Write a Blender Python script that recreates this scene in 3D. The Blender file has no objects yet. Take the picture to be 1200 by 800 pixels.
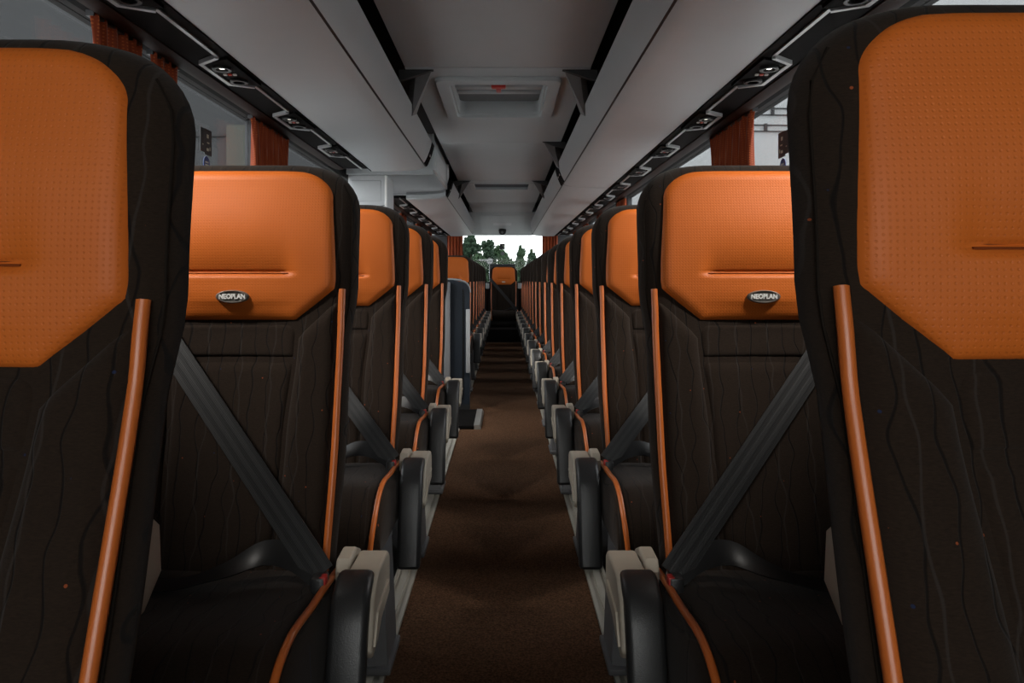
import bpy, bmesh, math, random
from mathutils import Vector
random.seed(7)
S = bpy.context.scene
C = S.collection

# ------------------------------------------------------------------ camera
cam_d = bpy.data.cameras.new('camera')
cam_d.sensor_width = 36.0
cam_d.lens = 840.0 / 1200.0 * 36.0
cam_d.shift_x = 9.0 / 1200.0
cam_d.shift_y = -72.0 / 1200.0
cam_d.clip_start = 0.02
cam_d.clip_end = 400
cam = bpy.data.objects.new('camera', cam_d)
C.objects.link(cam)
cam.location = (0.032, 0.0, 1.0)
cam.rotation_euler = (math.radians(90), 0, 0)
S.camera = cam

# ------------------------------------------------------------------ sky, light, exposure
world = bpy.data.worlds.new('overcast_sky')
S.world = world
world.use_nodes = True
wb = world.node_tree.nodes['Background']
wb.inputs[0].default_value = (0.97, 0.985, 1.0, 1)
wb.inputs[1].default_value = 7.8


def area_light(name, loc, rot, sx, sy, power, spread=180, color=(1, 1, 1)):
    d = bpy.data.lights.new(name, 'AREA')
    d.shape = 'RECTANGLE'
    d.size, d.size_y = sx, sy
    d.energy = power
    d.spread = math.radians(spread)
    d.color = color
    o = bpy.data.objects.new(name, d)
    C.objects.link(o)
    o.location = loc
    o.rotation_euler = rot
    return o


# daylight portals in the window openings (they guide the sky light, they emit nothing themselves)
for nm, loc, rot, sx, sy in (('window_portal', (-1.30, 6.95, 1.29), (0, math.radians(-90), 0), 1.02, 11.5), ('window_portal', (1.30, 6.95, 1.29), (0, math.radians(90), 0), 1.02, 11.5),
                             ('rear_portal', (0, 12.86, 1.37), (math.radians(-90), 0, 0), 1.7, .86), ('windscreen_portal', (0, -1.80, 1.39), (math.radians(90), 0, 0), 2.24, .88)):
    po = area_light(nm, loc, rot, sx, sy, 1)
    po.data.cycles.is_portal = True

S.view_settings.view_transform = 'Standard'
S.view_settings.look = 'None'
S.view_settings.gamma = 1.0
S.view_settings.use_curve_mapping = False
S.view_settings.exposure = 0.0

# ------------------------------------------------------------------ materials
MATS = {}


class NT:
    """small helper for node building"""

    def __init__(self, name):
        m = bpy.data.materials.new(name)
        m.use_nodes = True
        self.m = m
        self.t = m.node_tree
        self.b = self.t.nodes['Principled BSDF']
        self.out = self.t.nodes['Material Output']
        MATS[name] = m

    def n(self, typ, **kw):
        nd = self.t.nodes.new(typ)
        for k, v in kw.items():
            setattr(nd, k, v)
        return nd

    def l(self, a, b):
        self.t.links.new(a, b)

    def math(self, op, a, b=None, c=None):
        nd = self.n('ShaderNodeMath', operation=op)
        for i, v in enumerate((a, b, c)):
            if v is None:
                continue
            if isinstance(v, (int, float)):
                nd.inputs[i].default_value = v
            else:
                self.l(v, nd.inputs[i])
        return nd.outputs[0]

    def mix(self, f, a, b):
        nd = self.n('ShaderNodeMix', data_type='RGBA')
        for sock, v in ((nd.inputs[0], f), (nd.inputs[6], a), (nd.inputs[7], b)):
            if isinstance(v, (int, float)):
                sock.default_value = v
            elif isinstance(v, tuple):
                sock.default_value = (*v, 1)
            else:
                self.l(v, sock)
        return nd.outputs[2]

    def obj(self):
        return self.n('ShaderNodeTexCoord').outputs['Object']

    def xyz(self):
        s = self.n('ShaderNodeSeparateXYZ')
        self.l(self.obj(), s.inputs[0])
        return s.outputs

    def noise(self, scale, detail=2, vec=None):
        nd = self.n('ShaderNodeTexNoise')
        nd.inputs['Scale'].default_value = scale
        nd.inputs['Detail'].default_value = detail
        self.l(vec or self.obj(), nd.inputs['Vector'])
        return nd.outputs[0]

    def ramp(self, v, lo, hi):
        nd = self.n('ShaderNodeMapRange')
        nd.inputs[1].default_value = lo
        nd.inputs[2].default_value = hi
        self.l(v, nd.inputs[0])
        return nd.outputs[0]

    def bump(self, h, strength, dist):
        nd = self.n('ShaderNodeBump')
        nd.inputs['Strength'].default_value = strength
        nd.inputs['Distance'].default_value = dist
        self.l(h, nd.inputs['Height'])
        self.l(nd.outputs[0], self.b.inputs['Normal'])

    def base(self, c):
        if isinstance(c, tuple):
            self.b.inputs['Base Color'].default_value = (*c, 1)
        else:
            self.l(c, self.b.inputs['Base Color'])

    def set(self, rough=None, metal=None, spec=None, sheen=None, coat=None):
        for k, v in (('Roughness', rough), ('Metallic', metal), ('Specular IOR Level', spec), ('Sheen Weight', sheen), ('Coat Weight', coat)):
            if v is not None:
                self.b.inputs[k].default_value = v


def plain(name, col, rough=0.5, metal=0.0, spec=0.5, noise=0.06, nscale=30, bump=0.0):
    k = NT(name)
    nz = k.noise(nscale, 3)
    a = tuple(max(0, c * (1 - noise)) for c in col)
    b = tuple(min(1, c * (1 + noise)) for c in col)
    k.base(k.mix(nz, a, b))
    k.set(rough, metal, spec)
    if bump:
        k.bump(k.noise(nscale * 12, 2), bump, 0.001)
    return k.m


def leather():
    k = NT('orange_leather')
    x, y, z = k.xyz()
    F = 2 * math.pi / 0.0080
    a = k.math('MULTIPLY', k.math('SINE', k.math('MULTIPLY', k.math('ADD', x, z), F * .707)),
               k.math('SINE', k.math('MULTIPLY', k.math('SUBTRACT', x, z), F * .707)))
    hole = k.ramp(a, 0.45, 0.9)
    big = k.noise(9, 3)
    col = k.mix(big, (0.45, 0.098, 0.011), (0.53, 0.126, 0.018))
    col = k.mix(k.math('MULTIPLY', hole, 0.13), col, (0.13, 0.028, 0.006))
    k.base(col)
    k.set(0.5, 0, 0.22)
    inv = k.math('SUBTRACT', 1.0, hole)
    grain = k.math('MULTIPLY', k.noise(420, 3), 0.35)
    k.bump(k.math('ADD', inv, grain), 0.28, 0.0012)


def fabric(name, use_y):
    k = NT(name)
    x, y, z = k.xyz()
    v = y if use_y else z
    cv = k.n('ShaderNodeCombineXYZ')
    k.l(x, cv.inputs[0])
    k.l(v, cv.inputs[1])
    nd = k.n('ShaderNodeTexNoise')
    nd.inputs['Scale'].default_value = 13
    nd.inputs['Detail'].default_value = 1
    k.l(cv.outputs[0], nd.inputs['Vector'])
    wig = k.math('MULTIPLY', k.math('SUBTRACT', nd.outputs[0], 0.5), 0.045)
    ph = k.math('MULTIPLY', k.math('ADD', x, wig), 2 * math.pi / 0.031)
    line = k.ramp(k.math('SINE', ph), 0.955, 0.995)
    ph2 = k.math('MULTIPLY', k.math('SUBTRACT', x, k.math('MULTIPLY', wig, 0.7)), 2 * math.pi / 0.061)
    line2 = k.ramp(k.math('SINE', ph2), 0.985, 0.998)
    weave = k.n('ShaderNodeTexNoise')
    mp = k.n('ShaderNodeMapping')
    mp.inputs['Scale'].default_value = (220, 220, 900) if not use_y else (220, 900, 220)
    k.l(k.obj(), mp.inputs[0])
    weave.inputs['Scale'].default_value = 1.0
    k.l(mp.outputs[0], weave.inputs['Vector'])
    col = k.mix(weave.outputs[0], (0.0068, 0.0042, 0.0028), (0.027, 0.0165, 0.0105))
    col = k.mix(k.math('MULTIPLY', line, 0.75), col, (0.003, 0.0026, 0.0026))
    col = k.mix(k.math('MULTIPLY', line2, 0.6), col, (0.032, 0.026, 0.023))
    vo = k.n('ShaderNodeTexVoronoi')
    vo.inputs['Scale'].default_value = 42
    k.l(cv.outputs[0], vo.inputs['Vector'])
    dot = k.math('LESS_THAN', vo.outputs['Distance'], 0.062)
    sc = k.n('ShaderNodeSeparateColor')
    k.l(vo.outputs['Color'], sc.inputs[0])
    sel = k.math('GREATER_THAN', sc.outputs[0], 0.5)
    sel2 = k.math('LESS_THAN', sc.outputs[0], 0.25)
    col = k.mix(k.math('MULTIPLY', dot, sel), col, (0.22, 0.05, 0.018))
    col = k.mix(k.math('MULTIPLY', dot, sel2), col, (0.014, 0.020, 0.05))
    k.base(col)
    k.set(0.9, 0, 0.08, 0.05)
    k.b.inputs['Sheen Roughness'].default_value = 0.6
    h = k.math('SUBTRACT', k.math('MULTIPLY', weave.outputs[0], 0.5), line)
    k.bump(h, 0.5, 0.0012)


def webbing():
    k = NT('black_webbing')
    x, y, z = k.xyz()
    w = k.math('SINE', k.math('MULTIPLY', k.math('ADD', k.math('MULTIPLY', x, 1.3), z), 2 * math.pi / 0.004))
    at = k.n('ShaderNodeAttribute', attribute_name='across')
    rib = k.ramp(k.math('SINE', k.math('MULTIPLY', at.outputs['Fac'], 9.4)), -0.4, 0.4)
    c = k.mix(k.ramp(w, -1, 1), (0.006, 0.006, 0.0065), (0.015, 0.015, 0.0155))
    c = k.mix(k.math('MULTIPLY', rib, 0.55), c, (0.026, 0.026, 0.027))
    k.base(c)
    k.set(0.5, 0, 0.4)
    k.bump(k.math('ADD', k.math('MULTIPLY', w, 0.4), rib), 0.3, 0.0008)


def curtain_mat():
    k = NT('orange_brown_curtain')
    x, y, z = k.xyz()
    F = 2 * math.pi / 0.022
    d = k.math('MULTIPLY', k.math('SINE', k.math('MULTIPLY', k.math('ADD', y, z), F)), k.math('SINE', k.math('MULTIPLY', k.math('SUBTRACT', y, z), F)))
    k.base(k.mix(k.ramp(d, 0.45, 0.8), (0.17, 0.027, 0.007), (0.32, 0.078, 0.02)))
    k.set(0.85, 0, 0.1, 0.2)
    tr = k.n('ShaderNodeBsdfTranslucent')
    tr.inputs[0].default_value = (0.35, 0.07, 0.02, 1)
    mx = k.n('ShaderNodeMixShader')
    mx.inputs[0].default_value = 0.07
    k.l(k.b.outputs[0], mx.inputs[1])
    k.l(tr.outputs[0], mx.inputs[2])
    k.l(mx.outputs[0], k.out.inputs[0])


def carpet():
    k = NT('brown_carpet')
    a = k.ramp(k.noise(170, 3), 0.25, 0.75)
    b = k.noise(3, 3)
    c = k.mix(a, (0.022, 0.011, 0.006), (0.150, 0.080, 0.044))
    k.base(k.mix(k.math('MULTIPLY', b, 0.35), c, (0.060, 0.026, 0.016)))
    k.set(0.97, 0, 0.05)
    k.bump(a, 0.7, 0.003)


def glass(name, tint, gl=0.05):
    k = NT(name)
    t = k.n('ShaderNodeBsdfTransparent')
    t.inputs[0].default_value = (*tint, 1)
    g = k.n('ShaderNodeBsdfGlossy')
    g.inputs['Roughness'].default_value = 0.02
    g.inputs[0].default_value = (0.9, 0.9, 0.9, 1)
    mx = k.n('ShaderNodeMixShader')
    mx.inputs[0].default_value = gl
    k.l(t.outputs[0], mx.inputs[1])
    k.l(g.outputs[0], mx.inputs[2])
    k.l(mx.outputs[0], k.out.inputs[0])


def walnut():
    k = NT('walnut_gloss')
    mp = k.n('ShaderNodeMapping')
    mp.inputs['Scale'].default_value = (30, 1.2, 30)
    k.l(k.obj(), mp.inputs[0])
    nz = k.n('ShaderNodeTexNoise')
    nz.inputs['Scale'].default_value = 3
    nz.inputs['Detail'].default_value = 5
    k.l(mp.outputs[0], nz.inputs['Vector'])
    k.base(k.mix(nz.outputs[0], (0.004, 0.0018, 0.0013), (0.020, 0.0055, 0.0025)))
    k.set(0.6, 0, 0.08)


def emit(name, col, s):
    k = NT(name)
    k.base((0.02, 0.02, 0.02))
    k.b.inputs['Emission Color'].default_value = (*col, 1)
    k.b.inputs['Emission Strength'].default_value = s


def facade(name, ca, cb):
    k = NT(name)
    k.base(k.mix(k.noise(0.7, 4), ca, cb))
    k.set(0.8, 0, 0.2)


leather()
fabric('brown_fabric', False)
fabric('brown_fabric_cushion', True)
webbing()
curtain_mat()
carpet()
walnut()
glass('tinted_glass', (0.76, 0.775, 0.78))
glass('front_glass', (0.9, 0.9, 0.88), 0.03)
glass('rear_glass', (0.66, 0.68, 0.675), 0.006)
plain('orange_piping', (0.47, 0.115, 0.022), 0.34, 0, 0.5)
plain('black_plastic', (0.016, 0.016, 0.017), 0.42, 0, 0.5, 0.05, 40, 0.3)
plain('grey_pad', (0.020, 0.020, 0.0205), 0.40, 0, 0.5, 0.05, 40, 0.35)
plain('beige_plastic', (0.36, 0.315, 0.255), 0.5, 0, 0.4)
plain('shell_plastic', (0.42, 0.37, 0.30), 0.5, 0, 0.4)
plain('grey_plastic', (0.10, 0.10, 0.105), 0.45, 0, 0.4)
plain('ceiling_grey', (0.395, 0.415, 0.425), 0.62, 0, 0.3, 0.03, 8, 0.1)
plain('rack_grey', (0.395, 0.415, 0.425), 0.48, 0, 0.4, 0.03, 8, 0.1)
plain('rail_grey', (0.30, 0.305, 0.31), 0.40, 0, 0.5, 0.03, 8, 0.1)
plain('bracket_grey', (0.16, 0.16, 0.165), 0.55, 0, 0.3)
plain('pale_panel', (0.52, 0.53, 0.54), 0.5, 0, 0.4, 0.03)
plain('dark_wall', (0.022, 0.021, 0.021), 0.8, 0, 0.2)
plain('side_trim_grey', (0.04, 0.04, 0.042), 0.7, 0, 0.2)
plain('gloss_black', (0.007, 0.0065, 0.0065), 0.38, 0, 0.25)
plain('lap_webbing', (0.006, 0.006, 0.0065), 0.38, 0, 0.4, 0.2, 90)
plain('matte_black', (0.0055, 0.005, 0.005), 0.8, 0, 0.05)
plain('trim_silver', (0.32, 0.32, 0.32), 0.3, 0.35, 0.5, 0.02)
plain('seam_thread', (0.16, 0.035, 0.008), 0.7, 0, 0.1)
plain('rail_paint', (0.36, 0.34, 0.295), 0.5, 0.1, 0.4, 0.1, 14)
plain('fabric_welt', (0.012, 0.009, 0.007), 0.9, 0, 0.05)
plain('navy_vinyl', (0.010, 0.015, 0.023), 0.45, 0, 0.4)
plain('alloy', (0.42, 0.41, 0.39), 0.42, 0.85, 0.5, 0.12, 14)
plain('chrome', (0.75, 0.74, 0.73), 0.16, 1.0, 0.5, 0.02)
plain('badge_metal', (0.33, 0.31, 0.28), 0.35, 0.8, 0.5, 0.05)
plain('badge_white', (0.86, 0.85, 0.83), 0.4, 0, 0.4, 0.02)
plain('sticker_black', (0.006, 0.006, 0.006), 0.5)
plain('sticker_blue', (0.02, 0.04, 0.13), 0.5)
plain('sticker_print', (0.42, 0.40, 0.30), 0.6)
plain('red_plastic', (0.40, 0.02, 0.015), 0.4)
plain('pale_concrete', (0.42, 0.41, 0.40), 0.9, 0, 0.2, 0.2, 4)
plain('bark', (0.035, 0.026, 0.02), 0.9, 0, 0.1, 0.3, 20)
for i, c in enumerate(((0.016, 0.032, 0.018), (0.022, 0.042, 0.020), (0.028, 0.040, 0.021))):
    plain('foliage_%s' % 'abc'[i], c, 0.8, 0, 0.15, 0.6, 3)
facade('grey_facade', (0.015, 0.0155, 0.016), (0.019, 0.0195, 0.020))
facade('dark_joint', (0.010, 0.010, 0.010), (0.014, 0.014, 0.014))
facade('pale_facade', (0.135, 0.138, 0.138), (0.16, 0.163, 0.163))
facade('sand_facade', (0.028, 0.028, 0.023), (0.032, 0.032, 0.027))
emit('led_white', (1, 0.9, 0.8), 0.12)
emit('added_disc_glow', (1, 0.93, 0.84), 3.0)  # glow of the discs that go with the added headrest spots
emit('led_red', (1, 0.1, 0.05), 0.12)


# ------------------------------------------------------------------ mesh helpers
def mesh(name, verts, faces, sharp=35):
    me = bpy.data.meshes.new(name)
    me.from_pydata([tuple(v) for v in verts], [], faces)
    bm = bmesh.new()
    bm.from_mesh(me)
    bmesh.ops.remove_doubles(bm, verts=bm.verts, dist=1e-6)
    bmesh.ops.recalc_face_normals(bm, faces=bm.faces)
    bm.to_mesh(me)
    bm.free()
    fin(me, sharp)
    return me


def fin(me, sharp=35):
    for p in me.polygons:
        p.use_smooth = True
    me.set_sharp_from_angle(angle=math.radians(sharp))


def obj(name, me, mat, parent=None, loc=None):
    if mat and not me.materials:
        me.materials.append(MATS[mat])
    o = bpy.data.objects.new(name, me)
    C.objects.link(o)
    o.parent = parent
    if loc:
        o.location = loc
    return o


def empty(name, loc=(0, 0, 0)):
    o = bpy.data.objects.new(name, None)
    o.empty_display_size = 0.1
    C.objects.link(o)
    o.location = loc
    return o


def tag(o, label, cat, group=None):
    o['label'] = label
    o['category'] = cat
    if group:
        o['group'] = group
    return o


def struct(o):
    o['kind'] = 'structure'
    return o


def boxv(x0, x1, y0, y1, z0, z1):
    v = [(x, y, z) for z in (z0, z1) for y in (y0, y1) for x in (x0, x1)]
    f = [(0, 1, 3, 2), (4, 6, 7, 5), (0, 4, 5, 1), (2, 3, 7, 6), (0, 2, 6, 4), (1, 5, 7, 3)]
    return v, f


def box(x0, x1, y0, y1, z0, z1, bev=0.0, seg=2):
    me = bpy.data.meshes.new('box')
    v, f = boxv(min(x0, x1), max(x0, x1), min(y0, y1), max(y0, y1), min(z0, z1), max(z0, z1))
    me.from_pydata(v, [], f)
    bm = bmesh.new()
    bm.from_mesh(me)
    bmesh.ops.recalc_face_normals(bm, faces=bm.faces)
    if bev:
        bmesh.ops.bevel(bm, geom=list(bm.edges), offset=bev, segments=seg, affect='EDGES', profile=0.5)
    bm.to_mesh(me)
    bm.free()
    fin(me, 40)
    return me


def join(*ms):
    bm = bmesh.new()
    for m in ms:
        bm.from_mesh(m)
    me = bpy.data.meshes.new('joined')
    bm.to_mesh(me)
    bm.free()
    fin(me, 40)
    return me


def prism_y(prof, y0, y1, bev=0):
    """closed profile of (x, z) extruded along y"""
    n = len(prof)
    v = [(x, y0, z) for x, z in prof] + [(x, y1, z) for x, z in prof]
    f = [(i, (i + 1) % n, n + (i + 1) % n, n + i) for i in range(n)]
    f += [tuple(range(n)), tuple(range(2 * n - 1, n - 1, -1))]
    return mesh('prism', v, f, 30)


def prism_x(prof, x0, x1, bev=0):
    """closed profile of (y, z) extruded along x"""
    n = len(prof)
    v = [(x0, y, z) for y, z in prof] + [(x1, y, z) for y, z in prof]
    f = [(i, (i + 1) % n, n + (i + 1) % n, n + i) for i in range(n)]
    f += [tuple(range(n)), tuple(range(2 * n - 1, n - 1, -1))]
    me = mesh('prism', v, f, 40)
    if bev:
        bm = bmesh.new()
        bm.from_mesh(me)
        bmesh.ops.bevel(bm, geom=[e for e in bm.edges if e.calc_face_angle(0) > 0.9], offset=bev, segments=3, affect='EDGES', profile=0.5)
        bm.to_mesh(me)
        bm.free()
        fin(me, 40)
    return me


def smooth_path(pts, k=6):
    P = [Vector(p) for p in pts]
    P = [P[0] * 2 - P[1]] + P + [P[-1] * 2 - P[-2]]
    out = []
    for i in range(1, len(P) - 2):
        a, b, c, d = P[i - 1:i + 3]
        for j in range(k):
            t = j / k
            out.append(0.5 * ((2 * b) + (c - a) * t + (2 * a - 5 * b + 4 * c - d) * t * t + (3 * b - a - 3 * c + d) * t ** 3))
    out.append(P[-2])
    return out


def tube(pts, r, n=8, k=5):
    P = smooth_path(pts, k) if k > 1 else [Vector(p) for p in pts]
    v, f = [], []
    up = Vector((0.31, 0.22, 0.9))
    for i, p in enumerate(P):
        t = (P[min(i + 1, len(P) - 1)] - P[max(i - 1, 0)]).normalized()
        a = t.cross(up)
        if a.length < 0.05:
            a = t.cross(Vector((1, 0, 0)))
        a.normalize()
        b = t.cross(a)
        for j in range(n):
            q = 2 * math.pi * j / n
            v.append(p + a * math.cos(q) * r + b * math.sin(q) * r)
    for i in range(len(P) - 1):
        for j in range(n):
            f.append((i * n + j, i * n + (j + 1) % n, (i + 1) * n + (j + 1) % n, (i + 1) * n + j))
    f.append(tuple(range(n)))
    f.append(tuple(range((len(P) - 1) * n, len(P) * n)))
    return mesh('tube', v, f, 50)


def ribbon(path, normals, width, thick, dirs, n=13):
    """strap with an 'across' attribute for its lengthwise ribs"""
    v, f, acr = [], [], []
    for p, nn, d in zip(path, normals, dirs):
        p, nn, d = Vector(p), Vector(nn).normalized(), Vector(d).normalized()
        ring = [(-1 + 2 * i / (n - 1), -1) for i in range(n)] + [(1 - 2 * i / (n - 1), 1) for i in range(n)]
        for u, sy in ring:
            v.append(p + d * u * width / 2 + nn * sy * thick / 2)
            acr.append(u)
    m = 2 * n
    for i in range(len(path) - 1):
        for j in range(m):
            f.append((i * m + j, i * m + (j + 1) % m, i * m + m + (j + 1) % m, i * m + m + j))
    f += [tuple(range(m)), tuple(range(len(v) - m, len(v)))]
    me = mesh('strap', v, f, 60)
    if len(me.vertices) == len(acr):
        at = me.attributes.new('across', 'FLOAT', 'POINT')
        at.data.foreach_set('value', acr)
    return me


def cyl(r, h, n=20, axis='z', bev=0):
    v, f = [], []
    for k in (0, 1):
        for j in range(n):
            q = 2 * math.pi * j / n
            a, b, c = r * math.cos(q), r * math.sin(q), k * h
            v.append({'z': (a, b, c), 'y': (a, c, b), 'x': (c, a, b)}[axis])
    f = [(j, (j + 1) % n, n + (j + 1) % n, n + j) for j in range(n)] + [tuple(range(n)), tuple(range(n, 2 * n))]
    return mesh('disc', v, f, 40)


def text_mesh(txt, size, depth, bold=0.0):
    cu = bpy.data.curves.new('lettering', 'FONT')
    cu.body = txt
    cu.size = size
    cu.extrude = depth
    cu.offset = bold
    cu.align_x = 'CENTER'
    cu.align_y = 'CENTER'
    cu.resolution_u = 2
    o = bpy.data.objects.new('tmp', cu)
    C.objects.link(o)
    dg = bpy.context.evaluated_depsgraph_get()
    me = bpy.data.meshes.new_from_object(o.evaluated_get(dg))
    bpy.data.objects.remove(o)
    me.materials.clear()
    return me


# ------------------------------------------------------------------ bus shell (structure)
WX = 1.240            # half width inside
Y0B, Y1B = -1.7, 12.75
WS0, WS1 = 0.95, 1.83   # unseen windscreen opening, height set for the light on the front row
CZ = 2.06             # ceiling underside

obj('floor', box(-WX - .1, WX + .1, Y0B, Y1B + .1, -0.12, -0.004), 'dark_wall')
struct(bpy.data.objects['floor'])
aisle = obj('aisle_carpet', box(-0.266, 0.306, Y0B + .02, 11.42, -0.003, 0.004), 'brown_carpet', bpy.data.objects['floor'])
for s in (-1, 1):
    nm = 'trim_1' if s < 0 else 'trim_2'
    prof = [(s * .287, 0), (s * .287, .012), (s * .299, .012), (s * .299, .005), (s * .312, .005), (s * .312, .013), (s * .334, .013), (s * .334, .005),
            (s * .344, .005), (s * .344, .016), (s * .352, .016), (s * .352, 0)]
    struct(obj(nm, prism_y(prof, Y0B + .03, 11.4), 'rail_paint', None, (.02, 0, 0)))

GZ0, GZ1 = 0.78, 1.815
for s, side in ((-1, 'left'), (1, 'right')):
    w = obj('wall_' + side, box(s * WX, s * (WX + .06), Y0B, Y1B, -0.12, GZ0), 'dark_wall')
    struct(w)
    obj('wall_header', box(s * WX, s * (WX + .06), Y0B, Y1B, GZ1, 2.2), 'dark_wall', w)
    obj('front_panel', box(s * WX, s * (WX + .06), Y0B, 1.65, GZ0, GZ1), 'dark_wall', w)  # unseen, closed to keep window light off the ceiling near the camera
    obj('window_sill', box(s * (WX + .002), s * (WX + .05), Y0B + .05, Y1B - .05, GZ0 - .05, GZ0, .008), 'side_trim_grey', w)
# windows: glass panes between pillars
pill = [1.60, 2.44, 3.70, 5.55, 7.1, 8.65, 10.2, 11.75]
wi = 1
for s, side in ((-1, 'left'), (1, 'right')):
    w = bpy.data.objects['wall_' + side]
    for i, py in enumerate(pill):
        hw = .05 if i != 1 else .035
        obj('pillar', box(s * WX, s * (WX + .05), py - hw, py + hw, GZ0, GZ1, .006), 'side_trim_grey', w)
    for i in range(len(pill)):
        ya = (1.65 if i == 0 else pill[i] + .05)
        yb = (pill[i + 1] if i + 1 < len(pill) else Y1B - .05) - .05
        g = obj('window_%d' % wi, box(s * (WX + .03), s * (WX + .036), ya, yb, GZ0, GZ1), 'tinted_glass')
        struct(g)
        wi += 1

# ceiling: aisle panels as parts, dark roof above the racks
roof = obj('ceiling', box(-WX - .06, WX + .06, Y0B, Y1B + .1, 2.16, 2.22), 'dark_wall')
struct(roof)
joints = [Y0B + .02, 3.58, 5.56, 7.62, 9.8, 11.2]
HX, HY0, HY1 = 0.27, 3.80, 4.60      # hatch opening
for i in range(len(joints) - 1):
    a, b = joints[i] + .004, joints[i + 1] - .004
    if i == 1:
        pc = join(box(-.465, .465, a, HY0, CZ, CZ + .03), box(-.465, .465, HY1, b, CZ, CZ + .03), box(-.465, -HX, HY0, HY1, CZ, CZ + .03), box(HX, .465, HY0, HY1, CZ, CZ + .03))
    elif i == 3:
        pc = join(box(-.465, .465, a, 7.86, CZ, CZ + .03), box(-.465, .465, 8.36, b, CZ, CZ + .03), box(-.465, -.31, 7.86, 8.36, CZ, CZ + .03), box(.31, .465, 7.86, 8.36, CZ, CZ + .03))
    else:
        pc = box(-.465, .465, a, b, CZ, CZ + .03, .004)
    obj('ceiling_panel', pc, 'ceiling_grey', roof)
# sloping rear module of the ceiling
rear_prof = [(11.2, CZ), (12.0, 1.93), (12.55, 1.80), (12.75, 1.79), (12.75, 2.15), (11.2, 2.15)]
rm = obj('rear_ceiling_module', prism_x(rear_prof, -.52, .52), 'ceiling_grey', roof)
inner = [(11.45, CZ - .055), (12.0, 1.915), (12.5, 1.795), (12.5, 1.80), (12.0, 1.93), (11.45, CZ - .035)]
obj('module_panel', prism_x([(11.4, CZ - .035), (12.0, 1.918), (12.45, 1.81), (12.45, 1.84), (11.4, CZ)], -.36, .36), 'rack_grey', roof)
ev = obj('module_vent', prism_x([(11.86, 1.942), (12.0, 1.912), (12.0, 1.94), (11.86, 1.96)], -.15, .15), 'pale_panel', roof)

# rear wall with window opening
wr = obj('wall_rear', box(-WX - .06, WX + .06, Y1B, Y1B + .08, -0.12, 0.95), 'dark_wall')
struct(wr)
obj('wall_header', box(-WX - .06, WX + .06, Y1B, Y1B + .08, 1.80, 2.22), 'ceiling_grey', wr)
for s in (-1, 1):
    obj('corner_pillar', prism_y([(s * .72, 1.80), (s * .84, .95), (s * (WX + .06), .95), (s * (WX + .06), 1.80)], Y1B, Y1B + .08), 'side_trim_grey', wr)
struct(obj('window_%d' % wi, box(-.86, .86, Y1B + .05, Y1B + .056, .93, 1.82), 'rear_glass'))
wi += 1
# front wall with windscreen opening behind the camera
wf = obj('wall_front', box(-WX - .06, WX + .06, Y0B - .06, Y0B, -0.12, WS0), 'dark_wall')
struct(wf)
obj('wall_header', box(-WX - .06, WX + .06, Y0B - .06, Y0B, WS1, 2.22), 'dark_wall', wf)
for s in (-1, 1):
    obj('corner_pillar', box(s * 1.12, s * (WX + .06), Y0B - .06, Y0B, WS0, WS1), 'dark_wall', wf)
struct(obj('window_%d' % wi, box(-1.12, 1.12, Y0B - .04, Y0B - .034, WS0, WS1), 'front_glass'))

# ------------------------------------------------------------------ roof hatch and ceiling grille
h = empty('roof_hatch', (0, (HY0 + HY1) / 2, CZ))
tag(h, 'grey roof hatch with raised crossbars and small red handle in ceiling', 'roof hatch')


def rrect(hx, hy, r, n=6):
    out = []
    for cx, cy, a0 in ((hx - r, hy - r, 0), (-hx + r, hy - r, 90), (-hx + r, -hy + r, 180), (hx - r, -hy + r, 270)):
        for i in range(n + 1):
            a = math.radians(a0 + 90 * i / n)
            out.append((cx + r * math.cos(a), cy + r * math.sin(a)))
    return out


def frame_mesh(o1, i1, z0, z1, lip=0.01):
    n = len(o1)
    v = []
    loops = [(o1, z1), (o1, z0 + lip), ([(x * .985, y * .985) for x, y in o1], z0), ([(x * 1.015, y * 1.015) for x, y in i1], z0), (i1, z0 + lip), (i1, z1)]
    for L, z in loops:
        v += [(x, y, z) for x, y in L]
    f = []
    for k in range(len(loops) - 1):
        for j in range(n):
            f.append((k * n + j, k * n + (j + 1) % n, (k + 1) * n + (j + 1) % n, (k + 1) * n + j))
    return mesh('frame', v, f, 30)


hy = (HY1 - HY0) / 2
obj('frame', frame_mesh(rrect(.335, hy + .07, .06), rrect(.262, hy - .02, .045), -.022, .02), 'ceiling_grey', h)
obj('inner_frame', frame_mesh(rrect(.272, hy + .005, .045), rrect(.25, hy - .03, .04), .0, .098), 'ceiling_grey', h)
obj('hatch_lid', box(-.27, .27, -hy, hy, .08, .095), 'bracket_grey', h)
for yy, z0 in ((-.10, .035), (.06, .05)):
    obj('crossbar', box(-.25, .25, yy - .03, yy + .03, z0, z0 + .03, .01), 'rack_grey', h)
hd = obj('handle_mount', box(-.055, .055, -.33, -.27, .02, .082, .006), 'pale_panel', h)
obj('release_handle', join(box(-.04, .04, -.27, -.215, .0, .03, .006), box(-.014, .014, -.24, -.13, .002, .02, .004)), 'red_plastic', h)

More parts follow.
